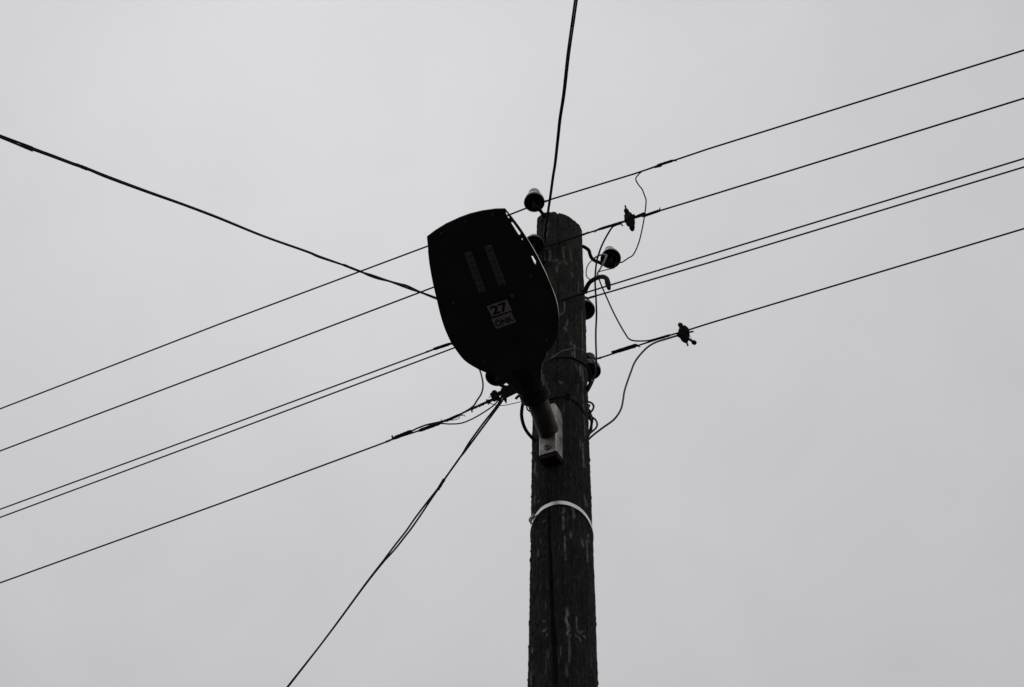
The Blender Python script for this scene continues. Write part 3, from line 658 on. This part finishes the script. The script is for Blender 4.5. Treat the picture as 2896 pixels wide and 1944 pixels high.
block('clamp_block', c3, (1440, 1105), 41, 31, 26, -.19, .02, 'dullclamp')
block('clamp_block', c3, (1400, 1121), 22, 27, 24, -.20, .016, 'dullclamp')
block('cap', c3, (1397, 1108.5), 13, 9, 24, -.203, .010)
block('link_plate', c3, (1416, 1112), 22, 9, 24, -.198, .006)
spindle('fin', c3, (1427, 1122), (1432, 1142), -.2, [(0, 13), (.5, 9), (1, 1.5)], 'clamp', 6, .04)
spindle('hanger_rod', c3, (1452, 1102), (1512, 1080), -.19, [(0, 9), (1, 9)], 'iron', 8, .03)
tube_obj('hanger_hook', [at(1512, 1080, -.19), at(1525, 1076, -.15), at(1540, 1072, -.08)], rad(P1, 9), M['iron'], c3, 8)
for pl in ([(1408, 1110), (1415, 1106), (1421, 1110), (1422, 1117)], [(1407, 1113), (1413, 1114), (1418, 1121)], [(1410, 1118), (1416, 1119), (1424, 1113)]):
    tube_obj('binding_wire', pxpath(pl, -.205), .0016, M['bare'], c3, 6)
tube_obj('wire_end', pxpath([(1387, 1122), (1382, 1124)], -.2), .0013, M['bare'], c3, 5)

# ------------------------------------------------------------------ jumper cables
def jumper(label, px, n0, n1, wpx, m='cable', group=None):
    pts = pxpath(px, n0, n1); o = tube_obj('jumper_cable', pts, rad(pts[0], wpx), M[m], None, 9, 7); tag(o, label, 'cable', 'jumper cables around the pole head'); return o
jumper('kinked jumper dropping from the topmost wire to the wavy-hook insulator', [(1880, 462), (1850, 472), (1826, 481), (1815, 486), (1805, 495), (1798, 506.6), (1805, 522), (1816, 536), (1823, 554), (1827, 566), (1826, 586), (1824, 604), (1820.5, 625), (1812.5, 664.6), (1804, 694), (1791, 720.7), (1776, 731), (1761, 741), (1755, 743), (1742, 744)], NW, .16, 3.8)
jumper('thick black jumper hanging straight down beside the pole past the empty hook', [(1755, 633), (1740, 638), (1730, 645), (1714, 671), (1702, 695), (1694.6, 715), (1687.5, 740), (1684, 771), (1683, 794), (1684, 821), (1685.7, 847.5), (1687, 892), (1685, 942), (1685.7, 987), (1686.6, 1014), (1685, 1041), (1680, 1070), (1668, 1098), (1652, 1122)], NW-.002, .09, 5.2)
jumper('thin jumper slanting from the wavy-hook insulator down to the lowest wire', [(1693.5, 787), (1697, 798), (1701.6, 809.6), (1711, 831), (1732, 878), (1755, 922), (1770, 947), (1777, 957), (1787.5, 963), (1805, 965), (1832, 964), (1850, 960), (1880, 953)], .10, .135, 4.2)
jumper('short pale grey cable end bent over beside the wavy-hook insulator', [(1680, 731), (1688, 726), (1697.5, 722), (1706, 720), (1712, 721), (1715, 725), (1708, 741), (1697.5, 760.6), (1690, 774), (1693.5, 787)], .09, .10, 5, 'palecable')
jumper('thin looped wire between the wavy hook and the empty hook', [(1676, 735), (1673, 738), (1666, 745), (1661, 753.5), (1658, 767), (1658, 779), (1662, 786), (1669, 791)], .11, -.03, 3.0)
jumper('thin tie wire curving under the wavy-hook insulator', [(1742, 744), (1738, 757), (1727, 760.6), (1718, 763), (1710, 764.5), (1694.5, 769), (1688, 776)], .15, .08, 3.0)
jumper('weathered grey cable sweeping from the knobbed clamp back to the pole', [(1938, 944), (1918, 949), (1886, 958.6), (1855, 968.5), (1832, 982), (1811, 1003), (1794.6, 1026), (1784, 1053), (1775, 1078), (1766, 1107), (1761.6, 1135), (1757, 1155), (1747.6, 1173), (1733, 1190), (1705, 1210), (1680, 1229), (1660, 1247), (1648, 1256)], .138, .06, 5.6, 'greycable')
jumper('curved black cable hanging from under the lamp to the taped lowest wire', [(1312, 974, .15), (1328, 990, .09), (1343, 1015, .0), (1354, 1040, -.08), (1362, 1064, -.14), (1366, 1090, -.18), (1362, 1112, -.2), (1349, 1133, -.2), (1336, 1151, -.2), (1303, 1171, -.2), (1253, 1191, -.2), (1210, 1201, -.2), (1184, 1210, -.2), (1165, 1219, -.2)], 0, 0, 4.2)
jumper('slack black cable bowing below the taped wire up to the square clamp', [(1240, 1197), (1253, 1198.5), (1275, 1199.6), (1305.5, 1197), (1340, 1183), (1379, 1159.5), (1399, 1144), (1418, 1122.6), (1428, 1112)], -.20, -.205, 4.0)
jumper('hair-thin wire from the square clamp across to the lamp neck', [(1386, 1135), (1388, 1140), (1394, 1144.5), (1403.6, 1146.7), (1419, 1147), (1433, 1146), (1452, 1141.6), (1472, 1137), (1482, 1134)], -.2, -.245, 2.2)
jumper('thin grey cable arching over the front of the pole', [(1530, 1104, -.06), (1522, 1094, -.10), (1514, 1076, -.15), (1514, 1055, -.185), (1524, 1040, -.19), (1537, 1031, -.18), (1552, 1019.5, -.165), (1563, 1011, -.155), (1577, 1002, -.148), (1596.5, 992, -.14), (1622, 987.4, -.115), (1641, 990, -.10), (1658, 999.5, -.09), (1670.5, 1012, -.07), (1681, 1029, -.05), (1684.5, 1047, -.03), (1681, 1066, -.01), (1673, 1085, .01), (1664, 1103, .03), (1653, 1123, .05), (1645, 1136, .06)], 0, 0, 4.3, 'greycable')
jumper('thick black cable arching over the front of the pole behind the lamp neck', [(1528, 1100, -.06), (1519, 1090, -.11), (1511, 1072, -.165), (1513, 1052, -.205), (1524, 1038, -.21), (1533, 1031, -.20), (1552, 1020, -.18), (1571, 1013, -.16), (1596.5, 1010.5, -.14), (1619.5, 1014, -.12), (1641, 1023, -.10), (1658, 1035, -.08), (1668, 1052, -.05), (1670.5, 1071, -.03), (1667, 1087.5, .0), (1654, 1113, .04), (1645, 1130, .06)], 0, 0, 8)
# coil of slack wire tied up at the side of the pole
root = thing('wire_coil', 'tangle of looped black slack wire tied at the edge of the pole', 'cable coil', at(1655, 1185, .05))
for i, pl in enumerate(([(1644, 1134), (1653, 1136), (1666, 1137.5), (1675, 1142), (1679, 1150.6), (1675.6, 1160), (1669, 1168), (1661, 1178), (1655, 1193), (1645, 1200)], [(1646, 1148), (1654, 1147), (1662, 1145), (1667, 1147), (1664, 1152.5), (1656, 1158), (1646, 1162)],
        [(1647, 1160), (1655, 1156), (1662, 1156.5), (1668, 1162), (1670, 1170), (1665, 1180), (1656, 1190)], [(1648, 1163), (1658, 1163), (1665, 1168), (1667, 1176), (1661, 1186), (1652, 1192)],
        [(1655, 1170), (1666, 1177), (1677, 1182), (1685, 1189), (1689, 1199.6), (1686, 1210), (1677, 1219), (1668, 1227), (1661, 1240), (1650, 1250)], [(1657, 1172), (1664, 1181), (1671, 1190), (1673, 1200), (1670, 1212), (1664, 1225), (1658, 1240), (1650, 1250)], [(1662, 1164), (1671, 1173), (1675.6, 1186), (1673.5, 1203), (1672, 1217), (1664, 1235), (1655, 1248)],
        [(1650, 1180), (1660, 1174), (1668, 1172), (1660, 1184), (1652, 1196)], [(1648, 1176), (1658, 1168), (1666, 1172), (1662, 1182), (1652, 1190)], [(1652, 1196), (1661, 1182), (1669, 1184), (1672, 1196), (1669, 1214), (1661, 1232), (1650, 1246)])):
    tube_obj('loop', pxpath(pl, .05+.006*(i % 4)), rad(P1, 6.2), M['greycable' if i in (1, 4) else 'cable'], root, 8, 6)  # two loops coloured grey to imitate highlights on the coil
# lashing wire lying on the pole
root = thing('lashing_wire', 'thin black lashing wire wound round the pole above the lamp bracket', 'wire', on_pole(1599, 1122))
tube_obj('turn', [on_pole(x, y, .0035) for x, y in ((1540, 1140), (1552, 1130), (1578, 1123), (1599, 1122), (1619, 1130.6), (1635.5, 1143), (1646, 1157), (1652, 1167), (1654.5, 1176))], .0024, M['cable'], root, 7)
tube_obj('loose_end', [on_pole(x, y, .004) for x, y in ((1592, 1122), (1601, 1114), (1604, 1106), (1609, 1098), (1617, 1084), (1627, 1073))], .0016, M['cable'], root, 7)
bm = bmesh.new(); q = on_pole(1607, 1116, .002); e = (q-POLE); e.z = 0; e.normalize(); lathe(bm, [(0, .008), (.006, .007), (.008, .003), (.008, -.01)], q, e, 12); link('nail_head', bm, M['iron'], root)

# ------------------------------------------------------------------ twin service cables
def twin(label, pts, wpx, ref, clips, name='service_cable', twist=1.0, seed=0, spread=1.0):
    root = thing(name, label, 'cable', ref, 'twin service cables')
    q = spline(pts, 10); r = rad(ref, wpx); S = [[], []]; s = 0.0
    clipd = [(c if isinstance(c, V) else c) for c in clips]
    for i, p in enumerate(q):
        if i: s += (q[i]-q[i-1]).length
        d = (q[min(i+1, len(q)-1)]-q[max(i-1, 0)]).normalized(); u = d.cross(ZZ).normalized(); v = u.cross(d)
        a = s*twist*3.1+1.3*noise.noise(V((s*.9, seed, 0)))+seed
        o = r*(1.0+spread*max(0, .35+1.5*noise.noise(V((s*1.1, seed+5, 2)))))
        for c in clipd:
            k = (p-c).length
            if k < .25: o = r*(.95+(o/r-.95)*min(1, k/.25))
        o = min(o, r*3)
        e = u*math.cos(a)+v*math.sin(a); S[0].append(p+e*o); S[1].append(p-e*o)
    for st in S:
        bm = bmesh.new(); tube(bm, st, r, 7); link('strand', bm, M['cable'], root)
    for c in clipd:
        i = min(range(len(q)), key=lambda j: (q[j]-c).length); d = (q[min(i+1, len(q)-1)]-q[max(i-1, 0)]).normalized()
        k = 8; L_ = .045
        bm = bmesh.new(); tube(bm, [c+d*(L_*(j/k-.5)) for j in range(k+1)], [r*2.05*(1+.12*noise.noise(V((j*.8, seed, 1))))*(.8 if j in (0, k) else 1) for j in range(k+1)], 9, True, .05); link('cable_tie', bm, M['tape'], root)
    return root
def ext(pts, length, drop=0.0, steps=8):
    d = (pts[-1]-pts[-2]).normalized()
    return pts+[pts[-1]+d*(length*k/steps)+ZZ*(drop*(k/steps)**2) for k in range(1, steps+1)]
def pair(label, A, B, P, hdg, wpx, clips, length, drop):
    root = thing('service_cable', label, 'cable', P, 'twin service cables'); r = rad(P, wpx)
    for k, px in enumerate((A, B)):
        pts = [on_vplane(x, y, P, hdg) for x, y in px]; h = math.radians(hdg); sd = V((-math.sin(h), math.cos(h), 0))*(r*.6*(1 if k else -1))
        pts = ext([p+sd for p in pts], length, drop)
        bm = bmesh.new(); tube(bm, spline(pts, 6), r, 8); link('strand', bm, M['cable'], root)
    for a, b, w_ in clips:
        a, b = on_vplane(*a, P, hdg), on_vplane(*b, P, hdg); n = 12
        bm = bmesh.new(); tube(bm, [a.lerp(b, j/n) for j in range(n+1)], [rad(a, w_)*(1+.16*noise.noise(V((j*.9, w_, a.z))))*(.75 if j in (0, n) else 1) for j in range(n+1)], 9, True, .06); link('cable_tie', bm, M['tape'], root)
    return root
PS1 = at(1430, 1118, -.2)
pair('twin black service cable falling away steeply from the square clamp',
    [(1424, 1112), (1405, 1146), (1363, 1200), (1325, 1252.7), (1301, 1292), (1255, 1356), (1235, 1384), (1204, 1423.5), (1172, 1466), (1147, 1502), (1118.6, 1538), (1090, 1576), (1081, 1588), (1031, 1653), (930, 1791), (813, 1943)],
    [(1432, 1116), (1414, 1146), (1357.5, 1222), (1316, 1278), (1299, 1299), (1257, 1359), (1240, 1385), (1218.6, 1416), (1190, 1459), (1165, 1495), (1147, 1518), (1118.6, 1554), (1094, 1581), (1085, 1591), (1032, 1658), (930, 1796), (812, 1946)],
    PS1, 129, 5.3, [((1257, 1355), (1238, 1386), 9)], 9, .8)
PS2 = at(1510, 947, -.12)
pair('twin black service cable joining the lamp side from overhead, tied in two places',
    [(1528, 954), (1500, 943), (1400, 907), (1237.5, 843), (1190, 825.6), (1152.7, 808), (1131, 802.5), (1100, 794), (1054, 778), (1018.7, 767.5), (969, 748), (900, 723), (868, 710), (744, 666), (620, 615), (520, 577), (409, 537), (300, 496), (250, 476), (210.6, 462), (154, 440.5), (103, 421.6), (51, 401), (0, 382)],
    [(1528, 957), (1500, 946), (1400, 910), (1237.5, 848), (1190, 829), (1162, 820), (1131, 808.6), (1100, 797), (1066, 789), (1038.7, 779), (1018.7, 769), (972, 751.6), (900, 728), (868, 714), (744, 670), (620, 620), (520, 582), (409, 543), (300, 503), (250, 482), (210.6, 468.5), (154, 447.5), (103, 429), (51, 411), (0, 390)],
    PS2, 212, 5.3, [((970, 749), (1008, 764), 7.5), ((213, 465), (250, 479.5), 10.5)], 9, .3)
bm = bmesh.new(); tube(bm, [on_vplane(1500, 944, PS2, 212), PS2, on_pole(1540, 958, -.01)], .006, 8); link('anchor', bm, M['iron'], bpy.data.objects['service_cable.001'])
A3p = at(1541, 666, -.115)
def on_slope(x, y):
    d = ray(x, y); k = -.03                                    # z = zA + k*(yA-y)
    t = (A3p.z-CAM.z+k*(A3p.y-CAM.y))/(d.z+k*d.y); return CAM+d*t
s3 = [on_slope(x, y) for x, y in ((1541, 666), (1546.5, 623), (1556, 560), (1564.5, 498), (1570, 464), (1578.6, 386), (1584, 336), (1595, 264), (1607, 157), (1620, 64), (1629, 0))]
twin('twin black service cable rising overhead from just under the pole top', ext(s3, 8, .2), 5.0, A3p, [], seed=2, twist=.35, spread=.12)
S3 = bpy.data.objects['service_cable.002']
tube_obj('strand_end', [on_slope(1546.5, 623), A3p, at(1536, 672, -.12), at(1525, 682, -.135), at(1508, 694, -.15), at(1500, 702, -.15)], rad(A3p, 5), M['cable'], S3, 8)
tube_obj('strand_end', [on_slope(1548, 618), at(1543, 664, -.115), at(1538, 690, -.10), on_pole(1535.6, 712, .004), on_pole(1533, 740, .004), on_pole(1532, 775, .004), on_pole(1536, 800, .0)], rad(A3p, 5.5), M['cable'], S3, 8)
